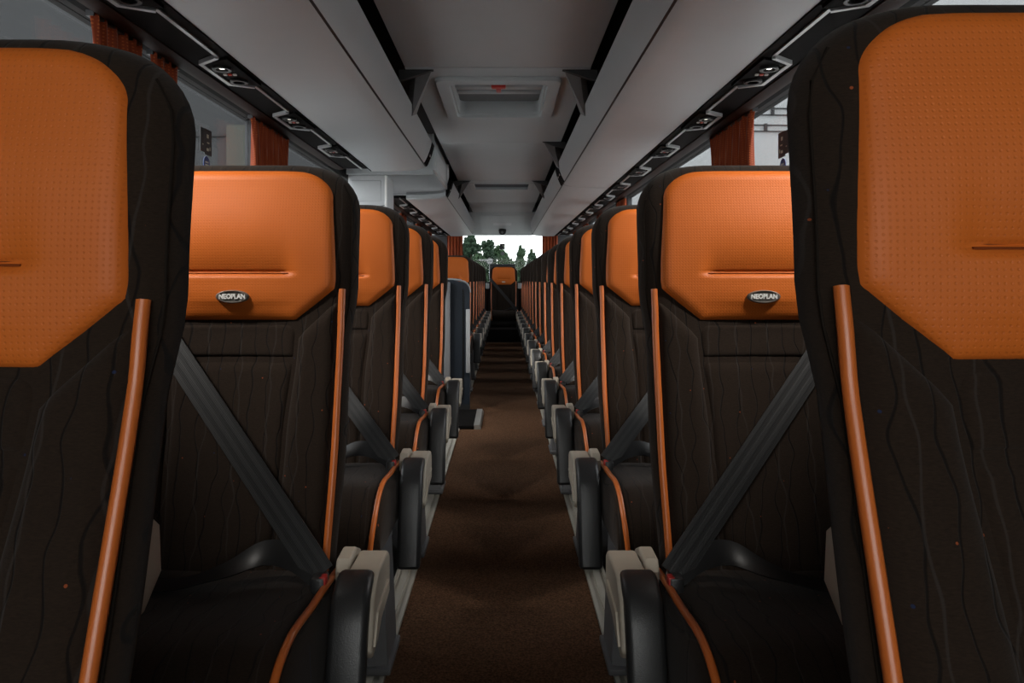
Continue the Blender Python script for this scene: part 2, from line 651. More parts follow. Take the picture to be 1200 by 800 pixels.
gr = empty('ceiling_grille', (0, 8.11, CZ))
tag(gr, 'dark recessed slot grille in the ceiling between roof hatch and rear window', 'grille')
obj('grille_recess', box(-.31, .31, -.25, .25, .05, .06), 'sticker_black', gr)
obj('grille_frame', frame_mesh(rrect(.36, .30, .02, 3), rrect(.305, .245, .012, 3), -.008, .055, .004), 'ceiling_grey', gr)
for k in range(5):
    obj('slat', box(-.305, .305, -.2 + .1 * k - .006, -.2 + .1 * k + .006, .015, .045), 'bracket_grey', gr)
dc = empty('dome_camera', (0, 12.25, 1.845))
tag(dc, 'small black dome lens on the sloping panel above the rear window', 'camera')
v = []
prof = [(0.0, -.075), (.035, -.068), (.058, -.045), (.065, -.01), (.065, .03), (0, .03)]
n = 16
vv, ff = [], []
for r, z in prof:
    vv += [(r * math.cos(2 * math.pi * j / n), r * math.sin(2 * math.pi * j / n), z) for j in range(n)]
for k in range(len(prof) - 1):
    ff += [(k * n + j, k * n + (j + 1) % n, (k + 1) * n + (j + 1) % n, (k + 1) * n + j) for j in range(n)]
obj('housing', mesh('dome', vv, ff, 60), 'gloss_black', dc)
lm = cyl(.022, .01, 16, 'y')
obj('lens', lm, 'grey_plastic', dc, (0, -.066, -.035))

# ------------------------------------------------------------------ luggage racks
NOSE = [(.468, 1.950), (.474, 1.925), (.484, 1.89), (.498, 1.853), (.513, 1.822), (.522, 1.808)]
UNDER = [(.528, 1.800), (.545, 1.790), (.58, 1.781), (.64, 1.775), (.72, 1.771), (.80, 1.769), (.905, 1.770)]


def rack(label, s, ya, yb, end_plate, brackets):
    r = empty('luggage_rack', (s * .7, ya, 1.77))
    tag(r, label, 'luggage rack')

    def put(name, me, mat, par=r):
        o = obj(name, me, mat, par)
        o.location = (0, 0, 0)
        o.matrix_parent_inverse.identity()
        if par is r:
            o.location = (-s * .7, -ya, -1.77)
        return o
    inner = [(.905, 1.79), (.80, 1.789), (.64, 1.795), (.56, 1.81), (.53, 1.835)]
    sh = [(s * x, z) for x, z in UNDER + [(.905, 1.812), (1.22, 1.812), (1.22, 1.83), (.56, 1.83), (.535, 1.82)]]
    put('shell', prism_y(sh, ya, yb), 'rack_grey')
    back = [(x + .022, z + .004) for x, z in reversed(NOSE)]
    put('nose_rail', prism_y([(s * x, z) for x, z in NOSE + back], ya, yb), 'rail_grey')
    put('gap_strip', prism_y([(s * .521, 1.806), (s * .530, 1.801), (s * .545, 1.825), (s * .53, 1.83)], ya + .001, yb - .001), 'sticker_black')
    for yy in (ya, yb - .13):
        band = [(x - .004, z + (-.004 if i > 3 else 0)) for i, (x, z) in enumerate(NOSE)] + [(x + .03, z + .006) for x, z in reversed(NOSE)]
        b = put('end_cap', prism_y([(s * x, z) for x, z in band], yy - .003, yy + .133), 'matte_black')
        mk = put('cap_mark', box(s * .4855, s * .50, yy + .04, yy + .09, 1.862, 1.880), 'rail_grey', b)
    if end_plate:
        pl = [(.50, CZ + .05), (.50, 1.99), (.535, 1.86), (.60, 1.83), (1.2, 1.82), (1.2, CZ + .05)]
        put('end_plate', prism_y([(s * x, z) for x, z in pl], ya + .02, ya + .05), 'pale_panel')
        put('front_fascia', mesh('fascia', *loft_fascia(s, ya)), 'rack_grey')
    for by in brackets:
        # hinge arm: a grey plate leaning from the ceiling down and back onto the rail, with a gusset above
        a = [Vector((s * .335, by, CZ - .003)), Vector((s * .415, by + .01, CZ - .003)), Vector((s * .478, by + .34, 1.905)), Vector((s * .462, by + .42, 1.935))]
        off = Vector((s * .03, .03, .035))
        b = [p + off for p in a]
        put('hinge_arm', mesh('arm', a + b, [(0, 1, 2, 3), (4, 7, 6, 5), (0, 4, 5, 1), (1, 5, 6, 2), (2, 6, 7, 3), (3, 7, 4, 0)], 20), 'bracket_grey')
        w1 = [(s * .325, by - .012, CZ - .001), (s * .50, by - .012, CZ - .001), (s * .50, by - .012, CZ - .055), (s * .47, by - .012, CZ - .05)]
        w2 = [(x, y + .03, z) for x, y, z in w1]
        put('gusset', mesh('gusset', w1 + w2, [(0, 1, 2, 3), (4, 7, 6, 5), (0, 4, 5, 1), (1, 5, 6, 2), (2, 6, 7, 3), (3, 7, 4, 0)], 20), 'side_trim_grey')
    return r


def loft_fascia(s, ya):
    v, f = [], []
    m = len(UNDER)
    rows = [(-.0, .0), (-.02, .012), (-.02, .045), (.01, .075)]
    for dy, dz in rows:
        for x, z in UNDER:
            v.append((s * x, ya + dy, z + dz))
    for k in range(len(rows) - 1):
        for j in range(m - 1):
            f.append((k * m + j, k * m + j + 1, (k + 1) * m + j + 1, (k + 1) * m + j))
    return v, f


rack('grey overhead luggage rack over front rows, ending at the pale cabinet', -1, -1.5, 5.08, False, (3.62,))
rack('grey overhead luggage rack starting behind the pale cabinet and stairwell', -1, 6.86, 12.6, True, (7.66,))
rack('long grey overhead luggage rack on the side without the pale cabinet', 1, -1.5, 5.98, False, (3.62, 5.50))
rack('grey overhead luggage rack behind the black rail joint, facing the pale cabinet', 1, 6.0, 12.6, False, (7.66,))
# closed housing above the gap between the two racks
br = empty('overhead_housing', (-.51, 5.6, 1.86))
tag(br, 'plain grey overhead housing in the gap between the two luggage racks', 'housing')
obj('side_panel', box(-.02, 0, 0, 1.22, 0, .29, .006), 'rack_grey', br)
obj('front_panel', box(-.70, -.02, 0.03, .05, -.03, .29, .004), 'ceiling_grey', br)
obj('access_panel', box(-.001, .006, .12, .95, .03, .17, .004), 'pale_panel', br)

# ------------------------------------------------------------------ service channels under the racks, with added headrest spots


ADDED_SPOT_W = 78


def channel(label, s, ya, yb, units):
    r = empty('service_channel', (s * 1.06, ya, 1.79))
    tag(r, label, 'service channel')
    O = (-s * 1.06, -ya, -1.79)
    obj('base', prism_y([(s * .907, 1.765), (s * .925, 1.785), (s * 1.10, 1.787), (s * 1.10, 1.81), (s * .907, 1.81)], ya, yb), 'matte_black', r, O)
    obj('wood_strip', prism_y([(s * 1.10, 1.782), (s * 1.135, 1.776), (s * 1.175, 1.788), (s * 1.175, 1.812), (s * 1.10, 1.812)], ya, yb), 'walnut_gloss', r, O)
    obj('window_valance', prism_y([(s * 1.175, 1.797), (s * 1.225, 1.803), (s * 1.225, 1.812), (s * 1.175, 1.812)], ya, yb), 'matte_black', r, O)
    zt = 1.779
    xa, xb = .972, 1.055
    path = []
    y = ya
    for u in units:
        if u > y + .05:
            path.append([(xa, y), (xa, u)])
        path.append([(xa, u), (xb, u + .07), (xb, u + .34), (xa, u + .385)])
        y = u + .385
    if yb > y + .05:
        path.append([(xa, y), (xa, yb)])
    for seg in path:
        big = len(seg) == 4
        hw = .008 if big else .0065
        vs, fs = [], []
        for i, (x, yy) in enumerate(seg):
            p = Vector((x, yy, 0))
            t0 = (Vector((*seg[i], 0)) - Vector((*seg[i - 1], 0))).normalized() if i else None
            t1 = (Vector((*seg[i + 1], 0)) - Vector((*seg[i], 0))).normalized() if i + 1 < len(seg) else None
            t = ((t0 or t1) + (t1 or t0)).normalized()
            nn = Vector((t.y, -t.x, 0))
            kk = hw / max(.5, nn.dot(Vector((t1 or t0).yxz) * 0 + Vector(((t1 or t0).y, -(t1 or t0).x, 0))))
            for q, zz in ((-1, zt + .012), (-1, zt), (1, zt), (1, zt + .012)):
                w = p + nn * q * kk
                vs.append((s * w.x, w.y, zz - (.008 if big and zz == zt else 0)))
        for i in range(len(seg) - 1):
            for j in range(4):
                fs.append((i * 4 + j, i * 4 + (j + 1) % 4, i * 4 + 4 + (j + 1) % 4, i * 4 + 4 + j))
        fs += [(0, 1, 2, 3), tuple(range(len(vs) - 4, len(vs)))]
        obj('chrome_trim', mesh('trim', vs, fs, 30), 'trim_silver', r, O)
    for u in units:
        pan = [(xa - .03, u + .02), (xb - .008, u + .075), (xb - .008, u + .335), (xa - .03, u + .37)]
        vs = [(s * x, yy, 1.776) for x, yy in pan] + [(s * x, yy, 1.79) for x, yy in pan]
        p = obj('service_panel', mesh('panel', vs, [(0, 1, 2, 3), (4, 7, 6, 5), (0, 4, 5, 1), (1, 5, 6, 2), (2, 6, 7, 3), (3, 7, 4, 0)], 20), 'matte_black', r, O)
        for yy in (u + .12, u + .29):
            b = frame_mesh([(.034 * math.cos(a * math.pi / 8), .034 * math.sin(a * math.pi / 8)) for a in range(16)],
                           [(.022 * math.cos(a * math.pi / 8), .022 * math.sin(a * math.pi / 8)) for a in range(16)], -.008, .004, .003)
            obj('air_nozzle', b, 'gloss_black', p, (s * 1.0, yy, 1.774))
        lit = .75 < u < 4.2        # only these units get an added spot to brighten the headrests
        obj('added_lamp_disc', cyl(.010, .004, 12, 'z'), 'added_disc_glow' if lit else 'grey_plastic', p, (s * 1.0, u + .12, 1.7715))  # added disc, glowing only where a spot is added
        if lit:
            sd = bpy.data.lights.new('added_headrest_spot', 'SPOT')  # added light for the headrests, no lit lamp known here
            sd.energy = ADDED_SPOT_W
            sd.spot_size = math.radians(46)
            sd.spot_blend = 1.0
            sd.shadow_soft_size = .04
            sd.color = (1.0, 0.95, 0.88)
            so = bpy.data.objects.new('added_headrest_spot', sd)
            C.objects.link(so)
            so.location = (s * 1.0, u + .12, 1.757)
            so.rotation_euler = (Vector((s * .62, u + .47, 1.21)) - so.location).to_track_quat('-Z', 'Y').to_euler()
        for q in range(3):
            obj('indicator', box(-.006, .006, -.006, .006, -.003, .003, .001), 'led_red' if q == 1 else 'led_white', p, (s * (.985 + .018 * q), u + .205, 1.774))
    return r


U = [2.50 + .82 * k for k in range(-4, 13)]
channel('glossy black service strip with chrome trim under rack ending at pale cabinet', -1, -1.5, 5.06, [u for u in U if u + .4 < 5.0 and u > -1.4])
channel('glossy black service strip under the rack behind the pale cabinet', -1, 6.88, 12.5, [u for u in U if u + .4 < 12.5 and u > 6.9])
channel('glossy black service strip along the full unbroken side of the coach', 1, -1.5, 12.5, [u for u in U if u + .4 < 12.5 and u > -1.4])

# ------------------------------------------------------------------ seats
ZT = 1.232


def lerp_tab(tab, t):
    if t <= tab[0][0]:
        return tab[0][1]
    for (a, va), (b, vb) in zip(tab, tab[1:]):
        if t <= b:
            k = (t - a) / (b - a)
            k = k * k * (3 - 2 * k)
            return va + (vb - va) * k
    return tab[-1][1]


def w_of(z):
    w = lerp_tab([(.44, .212), (.70, .222), (.88, .220), (.985, .231), (1.10, .232), (1.25, .230)], z)
    q = (z - (ZT - .095)) / .095
    if q > 0:
        w -= .105 * (1 - math.sqrt(max(0, 1 - min(q, 1) ** 2)))
    return w


class SeatShape:
    def __init__(self, slope):
        self.k = slope

    def yc(self, z):
        y = lerp_tab([(.40, 0.0), (.9, 0.0), (1.0, 0.0), (1.23, .022)], z)
        if z < .97:
            d = .97 - z
            y -= self.k * (d - .04 * (1 - math.exp(-d / .04)))
        if z > ZT - .035:
            q = min(1, (z - (ZT - .035)) / .035)
            y += .035 * (1 - math.sqrt(max(0, 1 - q * q)))
        return y

    def F(self, x, z):
        w = w_of(z)
        r = .042 + .013 * max(0, min(1, (z - .88) / .12))
        a = abs(x)
        y = self.yc(z)
        if a > w - r:
            q = min(1, (a - (w - r)) / r)
            y += r * .8 * (1 - math.sqrt(max(0, 1 - q * q)))
        # hollow between the bolsters
        y += .014 * (1 - min(1, (a / .14)) ** 2) * (1 if z < .9 else max(0, 1 - (z - .9) / .06))
        return y

    def body(self):
        v, f = [], []
        zs = [.42 + (ZT - .12 - .42) * i / 22 for i in range(23)]
        zs += [ZT - .12 + .12 * math.sin(math.pi / 2 * i / 12) for i in range(1, 13)]
        N = 0
        for z in zs:
            w = w_of(z)
            fr = []
            m = 20
            for i in range(m + 1):
                t = -1 + 2 * i / m
                x = w * math.sin(t * math.pi / 2) if True else w * t
                fr.append((x, self.F(x, z)))
            y0 = self.yc(z)
            q = max(0, (z - (ZT - .07)) / .07)
            th = lerp_tab([(.42, .12), (.7, .115), (1.0, .10), (1.24, .085)], z)
            th = th * (1 - .35 * q * q)
            yb = self.yc(z) if z < ZT - .05 else self.yc(ZT - .05)
            edge = fr[-1][1]
            bk = []
            for sx in (1, -1):
                seq = [(w - .012, edge + .45 * (yb + th - edge)), (w - .036, edge + .8 * (yb + th - edge)), (w - .07, yb + th)]
                if sx == -1:
                    seq = list(reversed(seq))
                bk += [(sx * x, y) for x, y in seq]
            ring = fr + bk
            N = len(ring)
            v += [(x, y, z) for x, y in ring]
        for k in range(len(zs) - 1):
            for j in range(N):
                f.append((k * N + j, k * N + (j + 1) % N, (k + 1) * N + (j + 1) % N, (k + 1) * N + j))
        f.append(tuple(range(N)))
        f.append(tuple(range((len(zs) - 1) * N, len(zs) * N)))
        return mesh('back', v, f, 60)

    def pad(self, z0, z1, xl, xr, nu, nv, h, r, extra=None, zeven=True):
        """padded panel over the backrest front, between xl(z) and xr(z)"""
        rows = []
        for j in range(nv + 1):
            t = j / nv
            # denser rows near both ends
            tt = t if zeven else .5 - .5 * math.cos(math.pi * t)
            rows.append(z0 + (z1 - z0) * tt)
        outline = []
        for z in rows:
            outline.append((xl(z), z))
        for z in reversed(rows):
            outline.append((xr(z), z))
        seg = [(outline[i], outline[(i + 1) % len(outline)]) for i in range(len(outline))]
        import numpy as np
        A = np.array([s[0] for s in seg])
        B = np.array([s[1] for s in seg])
        D = B - A
        L2 = (D ** 2).sum(1) + 1e-12
        v = []
        for z in rows:
            a, b = xl(z), xr(z)
            for i in range(nu + 1):
                t = i / nu
                t = .5 - .5 * math.cos(math.pi * t) * (.55 + .45 * abs(2 * t - 1))
                t = min(1, max(0, t))
                x = a + (b - a) * t
                P = np.array((x, z))
                u = np.clip(((P - A) * D).sum(1) / L2, 0, 1)
                d = math.sqrt((((A + D * u[:, None]) - P) ** 2).sum(1).min())
                q = min(1, d / r)
                lift = h * math.sqrt(1 - (1 - q) ** 2)
                y = self.F(x, z) + .003 - lift
                if extra:
                    y += extra(x, z)
                v.append((x, y, z))
        n = nu + 1
        f = [(j * n + i, j * n + i + 1, (j + 1) * n + i + 1, (j + 1) * n + i) for j in range(nv) for i in range(nu)]
        return mesh('pad', v, f, 75)


def ox(z):
    """half width of the orange headrest panel"""
    if z < .982:
        return .118 + (.194 - .118) * max(0, (z - .921)) / (.982 - .921)
    w = lerp_tab([(.982, .194), (1.0, .196), (1.21, .186)], z)
    q = (z - (1.217 - .055)) / .055
    if q > 0:
        w -= .085 * (1 - math.sqrt(max(0, 1 - min(q, 1) ** 2)))
    return w


SEAM = 1.013


def head_extra(x, z):
    a = abs(x)
    win = 1 / (1 + math.exp((a - .108) / .004))
    g = .0085 * math.exp(-((z - SEAM) / .0045) ** 2) * win
    d = z - SEAM
    if d > 0:
        g += .012 * math.exp(-d / .03) * (1 - math.exp(-d / .003)) * win
    g -= .010 * math.exp(-((z - 1.10) / .09) ** 2) * (1 - min(1, (a / .19)) ** 2)
    g -= .005 * math.exp(-((z - .97) / .03) ** 2) * (1 - min(1, (a / .19)) ** 2)
    return g


def cx(z):
    """half width of the centre panel"""
    w = lerp_tab([(.46, .100), (.7, .108), (.88, .120), (.92, .122)], z)
    q = (z - .893) / .022
    if q > 0:
        w -= .022 * (1 - math.sqrt(max(0, 1 - min(1, q) ** 2)))
    return w


def pipe_x(z):
    return lerp_tab([(.44, .200), (.70, .2065), (1.0, .2065)], z)


def seat_set(slope, a):
    """meshes of one seat; a = local x direction towards the aisle"""
    sh = SeatShape(slope)
    M = []        # (name, mesh, material, parent name, label)
    M.append(('backrest', sh.body(), 'brown_fabric', None, None))
    M.append(('headrest_pad', sh.pad(.921, 1.217, lambda z: -ox(z), ox, 44, 90, .011, .022, head_extra), 'orange_leather', None, 'perforated orange leather headrest panel'))
    pts = [(-.104 + .208 * i / 12, sh.F(-.104 + .208 * i / 12, SEAM) + .003 - .011 + head_extra(-.104 + .208 * i / 12, SEAM) - .0008, SEAM) for i in range(13)]
    M.append(('seam_thread', tube(pts, .0013, 6, 1), 'seam_thread', 'headrest_pad', None))
    for sx in (-1, 1):
        pts = [(sx * (w_of(z) - .010), sh.F(w_of(z) - .010, z) - .0002, z) for z in [.47 + (1.19 - .47) * i / 24 for i in range(25)]]
        M.append(('side_welt', tube(pts, .0016, 6, 1), 'fabric_welt', 'backrest', None))
    M.append(('upper_panel', sh.pad(.850, .915, lambda z: -cx(z), cx, 24, 14, .007, .012), 'brown_fabric', None, None))
    M.append(('lower_panel', sh.pad(.45, .846, lambda z: -cx(z), cx, 24, 30, .008, .016), 'brown_fabric', None, None))

    def il(z):
        lo = cx(min(z, .88)) + .004
        if z > .89:
            lo = .124 + (z - .89) / (.955 - .89) * (.192 - .124)
        return lo
    for s in (-1, 1):
        if s > 0:
            m = sh.pad(.45, .958, il, lambda z: max(pipe_x(z) - .006, il(z) + .001), 16, 36, .013, .022)
        else:
            m = sh.pad(.45, .958, lambda z: -max(pipe_x(z) - .006, il(z) + .001), lambda z: -il(z), 16, 36, .013, .022)
        M.append(('side_bolster', m, 'brown_fabric', None, None))
        pts = []
        for i in range(15):
            z = .47 + (.982 - .47) * i / 14
            x = s * pipe_x(z)
            pts.append((x, sh.F(x, z) - .003 - .003 + (.006 if i == 14 else 0), z))
        M.append(('piping', tube(pts, .0068, 8, 2), 'orange_piping', None, 'glossy orange piping'))
    # badge
    sy = lambda z: sh.F(0, z) - .008 + head_extra(0, z)
    yb = sy(.968) - .0022
    sl = (sy(.98) - sy(.956)) / .024
    n = 28
    v, f = [], []
    for rr, dy in ((1.0, .006), (1.0, .0), (.90, -.0026), (.84, -.0026), (.80, -.0010)):
        v += [(.0325 * rr * math.cos(2 * math.pi * j / n), yb + dy + sl * .0128 * rr * math.sin(2 * math.pi * j / n), .968 + .0128 * rr * math.sin(2 * math.pi * j / n)) for j in range(n)]
    for k in range(4):
        f += [(k * n + j, k * n + (j + 1) % n, (k + 1) * n + (j + 1) % n, (k + 1) * n + j) for j in range(n)]
    f.append(tuple(range(4 * n, 5 * n)))
    M.append(('badge', mesh('badge', v, f, 30), 'badge_metal', None, 'oval metal badge with white lettering'))
    tm = text_mesh('NEOPLAN', .0128, .0006, .0005)
    for vt in tm.vertices:
        x, y, z = vt.co
        vt.co = (x * .88, yb - .0018 - z + sl * y, .968 + y)
    M.append(('badge_lettering', tm, 'badge_white', 'badge', None))
    # cushion
    v, f = [], []
    ny, nr = 26, 28
    zb = .335

    def top(y):
        return lerp_tab([(-.50, .490), (-.40, .508), (-.25, .496), (-.05, .478)], y)
    ys = [-.505 + .09 * (1 - math.cos(math.pi / 2 * i / 10)) for i in range(11)] + [-.415 + .375 * i / 12 for i in range(1, 13)]
    for y in ys:
        d = max(0, min(1, (-.415 - y) / .09))
        drop = .09 * (1 - math.sqrt(max(0, 1 - d * d)))
        zt = top(y) - drop
        zbb = zb + .02 * d
        zt = max(zt, zbb + .02)
        hw = .230 - .004 * d
        for j in range(nr):
            t = 2 * math.pi * j / nr
            c, s_ = math.cos(t), math.sin(t)
            e = .34
            x = hw * math.copysign(abs(c) ** e, c)
            x = x * (1.055 if x * a > 0 else .935)
            zz = (zt + zbb) / 2 + (zt - zbb) / 2 * math.copysign(abs(s_) ** e, s_)
            if s_ > 0:
                zz -= .010 * math.exp(-(x / .09) ** 2)
            v.append((x, y, zz))
    for k in range(len(ys) - 1):
        for j in range(nr):
            f.append((k * nr + j, k * nr + (j + 1) % nr, (k + 1) * nr + (j + 1) % nr, (k + 1) * nr + j))
    f.append(tuple(range(nr)))
    f.append(tuple(range((len(ys) - 1) * nr, len(ys) * nr)))
    M.append(('seat_cushion', mesh('cushion', v, f, 60), 'brown_fabric_cushion', None, None))
    for sgn in (-1, 1):
        s = sgn * (1.055 if sgn == a else .935)
        pts = [(s * .214, -.12, top(-.12) - .001), (s * .216, -.2, top(-.2) - .001), (s * .216, -.3, top(-.3) - .001), (s * .216, -.40, top(-.4) - .002), (s * .214, -.455, top(-.45) - .012),
               (s * .212, -.490, .452), (s * .208, -.506, .410), (s * .203, -.508, .365), (s * .203, -.503, .345)]
        M.append(('cushion_piping', tube(pts, .0062, 8, 4), 'orange_piping', 'seat_cushion', 'glossy orange piping'))
    M.append(('seat_base', box(-.20, .20, -.44, -.06, .25, .345, .015), 'black_plastic', None, None))
    # rear shell
    v, f = [], []
    zs = [.40, .60, .650, .680, .715, .755, .785]
    ws = [.120, .130, .157, .188, .199, .191, .152]
    for z, w in zip(zs, ws):
        y0 = sh.yc(z) + .085
        for x, y in ((-w, y0), (w, y0), (w - .004, y0 + .05), (w - .03, y0 + .075), (-w + .03, y0 + .075), (-w + .004, y0 + .05)):
            v.append((x, y, z))
    for k in range(len(zs) - 1):
        for j in range(6):
            f.append((k * 6 + j, k * 6 + (j + 1) % 6, k * 6 + 6 + (j + 1) % 6, k * 6 + 6 + j))
    f += [tuple(range(6)), tuple(range(len(v) - 6, len(v)))]
    M.append(('rear_shell', mesh('shell', v, f, 50), 'shell_plastic', None, 'beige plastic shell behind the backrest'))
    # belts
    wdw = -a
    Sx, Sz = wdw * .222, 1.015
    Hp = Vector((a * .218, -.20, .508))
    Sp = Vector((Sx, sh.F(Sx, Sz) - .016, Sz))
    path, nor, dr = [], [], []
    path.append(Vector((wdw * .222, sh.F(Sx, Sz) + .03, Sz + .022)))
    for i in range(17):
        t = i / 16
        p = Sp.lerp(Hp, t)
        yf = sh.F(max(-.22, min(.22, p.x)), max(p.z, .46)) - .022
        if p.y > yf:
            p.y = yf
        path.append(p)
    for i, p in enumerate(path):
        t = (path[min(i + 1, len(path) - 1)] - path[max(0, i - 1)]).normalized()
        nn = Vector((0, -1, .18))
        if i == 0:
            nn = Vector((wdw, -.4, 0))
        d = t.cross(nn).normalized()
        dr.append(d)
        nor.append(d.cross(t))
    M.append(('shoulder_strap', ribbon(path, nor, .048, .0022, dr), 'black_webbing', None, 'black webbing belt'))
    lp = smooth_path([(a * .218, -.20, .505), (a * .17, -.185, .530), (a * .115, -.175, .535), (a * .055, -.19, .512), (-a * .02, -.215, .498), (-a * .12, -.22, .500), (-a * .18, -.20, .503), (-a * .205, -.15, .488)], 5)
    dirs, nors = [], []
    for i, p in enumerate(lp):
        t = (lp[min(i + 1, len(lp) - 1)] - lp[max(0, i - 1)]).normalized()
        k = i / (len(lp) - 1)
        t_ = max(0, min(1, (k - .25) / .25))
        d = Vector((0, .45 + .55 * t_, .8 - .72 * t_))
        d = (d - t * d.dot(t)).normalized()
        dirs.append(d)
        nors.append(t.cross(d))
    M.append(('lap_strap', ribbon(lp, nors, .042, .0022, dirs), 'lap_webbing', None, None))
    bk = box(a * .205, a * .229, -.225, -.185, .435, .512, .006)
    M.append(('buckle', bk, 'black_plastic', None, None))
    M.append(('release_button', box(a * .219, a * .2305, -.222, -.203, .492, .512, .002), 'red_plastic', 'buckle', 'red release button'))
    return M, sh


def armrest_set(a):
    """folded-down armrest on the aisle side: beige arm, black pad"""
    M = []
    xo = a * .315      # aisle face
    arm = [(-.085, .430), (-.085, .500), (-.10, .511), (-.20, .513), (-.215, .507), (-.245, .485), (-.262, .43), (-.268, .412), (-.25, .395), (-.21, .40), (-.17, .42), (-.13, .425)]
    M.append(('armrest', prism_x(arm, a * .262, xo, .006), 'beige_plastic', None, 'beige folded armrest with black pad'))
    outer = [(-.195, .519), (-.230, .516), (-.262, .498), (-.284, .455), (-.305, .38), (-.334, .272), (-.326, .258)]
    innr = [(-.30, .262), (-.272, .375), (-.250, .445), (-.235, .475), (-.215, .492), (-.195, .495)]
    M.append(('armrest_pad', prism_x(outer + innr, a * .248, a * .309, .011), 'grey_pad', 'armrest', 'black padded armrest cover'))
    M.append(('armrest_groove', prism_x([(-.12, .462), (-.12, .467), (-.225, .457), (-.254, .415), (-.249, .413), (-.221, .451)], xo - a * .001, xo + a * .0035), 'shell_plastic', 'armrest', None))
    M.append(('hinge_cover', prism_x([(-.06, .42), (-.06, .500), (-.10, .518), (-.15, .516), (-.165, .498), (-.15, .42)], a * .232, a * .258, .005), 'beige_plastic', None, None))
    # leg with grey fairing
    leg = [(-.36, .016), (-.20, .016), (-.17, .12), (-.13, .30), (-.13, .36), (-.33, .36), (-.31, .25), (-.335, .12)]
    v = []
    n = len(leg)
    for x, k in ((a * .185, 0), (a * .228, 0), (a * .222, 0)):
        pass
    v = [(a * .175, y, z) for y, z in leg] + [(a * (.232 - .03 * (z / .36)), y * .92 - .02, z) for y, z in leg]
    f = [(i, (i + 1) % n, n + (i + 1) % n, n + i) for i in range(n)] + [tuple(range(n)), tuple(range(2 * n - 1, n - 1, -1))]
    M.append(('leg', mesh('leg', v, f, 25), 'grey_plastic', None, 'grey moulded leg fairing'))
    M.append(('foot_plate', box(a * .17, a * .24, -.37, -.19, .014, .03, .004), 'grey_plastic', None, None))
    return M


def leg_only():
    M = []
    for s in (-1, 1):
        M.append(('leg', box(s * .15, s * .19, -.34, -.18, .0, .26, .012), 'grey_plastic', None, None))
    return M


def place(M, name, loc, label, cat, group):
    r = empty(name, loc)
    tag(r, label, cat, group)
    made = {}
    for nm, me, mat, par, lab in M:
        if mat and not me.materials:
            me.materials.append(MATS[mat])
        o = bpy.data.objects.new(nm, me)
        C.objects.link(o)
        o.parent = made[par] if par else r
        if lab:
            o['label'] = lab
        made.setdefault(nm, o)
    return r


SEATS = {}
for a in (-1, 1):
    arm = armrest_set(a)
    for nm, sl in (('front', .33), ('row', .235)):
        m, _ = seat_set(sl, a)
        SEATS[(nm, a)] = m + arm
        if nm == 'row':
            SEATS[('window', a)] = m + leg_only()

ORD = ['frontmost', 'second', 'third', 'fourth', 'fifth', 'sixth', 'seventh', 'eighth', 'ninth', 'tenth', 'eleventh', 'twelfth', 'thirteenth', 'fourteenth', 'fifteenth']
PITCH, YH, SXC = .757, .640, .512
for k in range(15):
    y = YH + PITCH * k
    kind = 'front' if k == 0 else 'row'
    for s in (-1, 1):
        if s < 0 and 5 <= k <= 7:
            continue
        a = -s
        if s > 0:
            where = '%s row along the unbroken service strip' % ORD[k]
        elif k < 5:
            where = '%s row ahead of the stairwell partition' % ORD[k]
        else:
            where = '%s row behind the stairwell partition' % ('first' if k == 8 else ORD[k - 8])
        place(SEATS[(kind, a)], 'coach_seat', (s * SXC + .02 if k else (-.500 if s < 0 else .521), y - (.045 if k == 0 and s > 0 else 0), 0), 'brown fabric aisle seat with orange headrest, %s' % where, 'seat', 'aisle seats in rows').scale = (1, 1, 1.013 if k == 0 and s > 0 else 1)
        place(SEATS[('window', a)], 'coach_seat', (.997 if s > 0 else -.985, y, 0), 'brown fabric window seat with orange headrest, %s' % where, 'seat', 'window seats in rows')
# rear bench seats
YR = 12.02
place(SEATS[('window', 1)], 'coach_seat', (0.02, YR, 0), 'single orange-topped seat in the middle of the rear bench, facing the aisle', 'seat', 'rear bench seats')
for s in (-1, 1):
    for q, xx in ((0, .520), (1, .990)):
        place(SEATS[('window', -s)], 'coach_seat', (s * xx + .012, YR, 0), 'orange-topped rear bench seat %s on the %s side' % ('next to the middle seat' if q == 0 else 'by the window', 'stairwell' if s < 0 else 'unbroken rack'), 'seat', 'rear bench seats')
rp = empty('rear_plinth', (0, 11.6, 0))
tag(rp, 'black carpeted plinth under the rear bench at the end of the aisle', 'plinth')
obj('riser', box(-.72, .72, -.02, .06, 0.0, .245, .01), 'dark_wall', rp)
obj('riser_edge', box(-.30, .30, -.035, -.018, .20, .235, .004), 'grey_plastic', rp)
mon = empty('rear_shelf_box', (0, 12.45, 0))
tag(mon, 'black box on the rear shelf behind the middle bench seat', 'box')
obj('housing', box(-.22, .22, -.16, .16, .97, 1.262, .015), 'black_plastic', mon)
obj('lid', box(-.225, .225, -.165, .165, 1.255, 1.275, .006), 'black_plastic', mon)
shf = obj('rear_shelf', box(-1.2, 1.2, 12.27, 12.745, .93, .968, .01), 'dark_wall')
tag(shf, 'dark parcel shelf below the rear window behind the bench', 'shelf')
for s in (-1, 1):
    b = empty('bench_bracket', (s * .262 + .02, 11.62, 0))
    tag(b, 'small pale belt bracket beside the middle bench seat, %s side' % ('stairwell' if s < 0 else 'unbroken rack'), 'bracket')
    obj('post', box(-.018, .018, 0, .05, .25, .93, .006), 'walnut_gloss', b)
    obj('cap', box(-.03, .03, -.012, .06, .86, .95, .012), 'pale_panel', b)

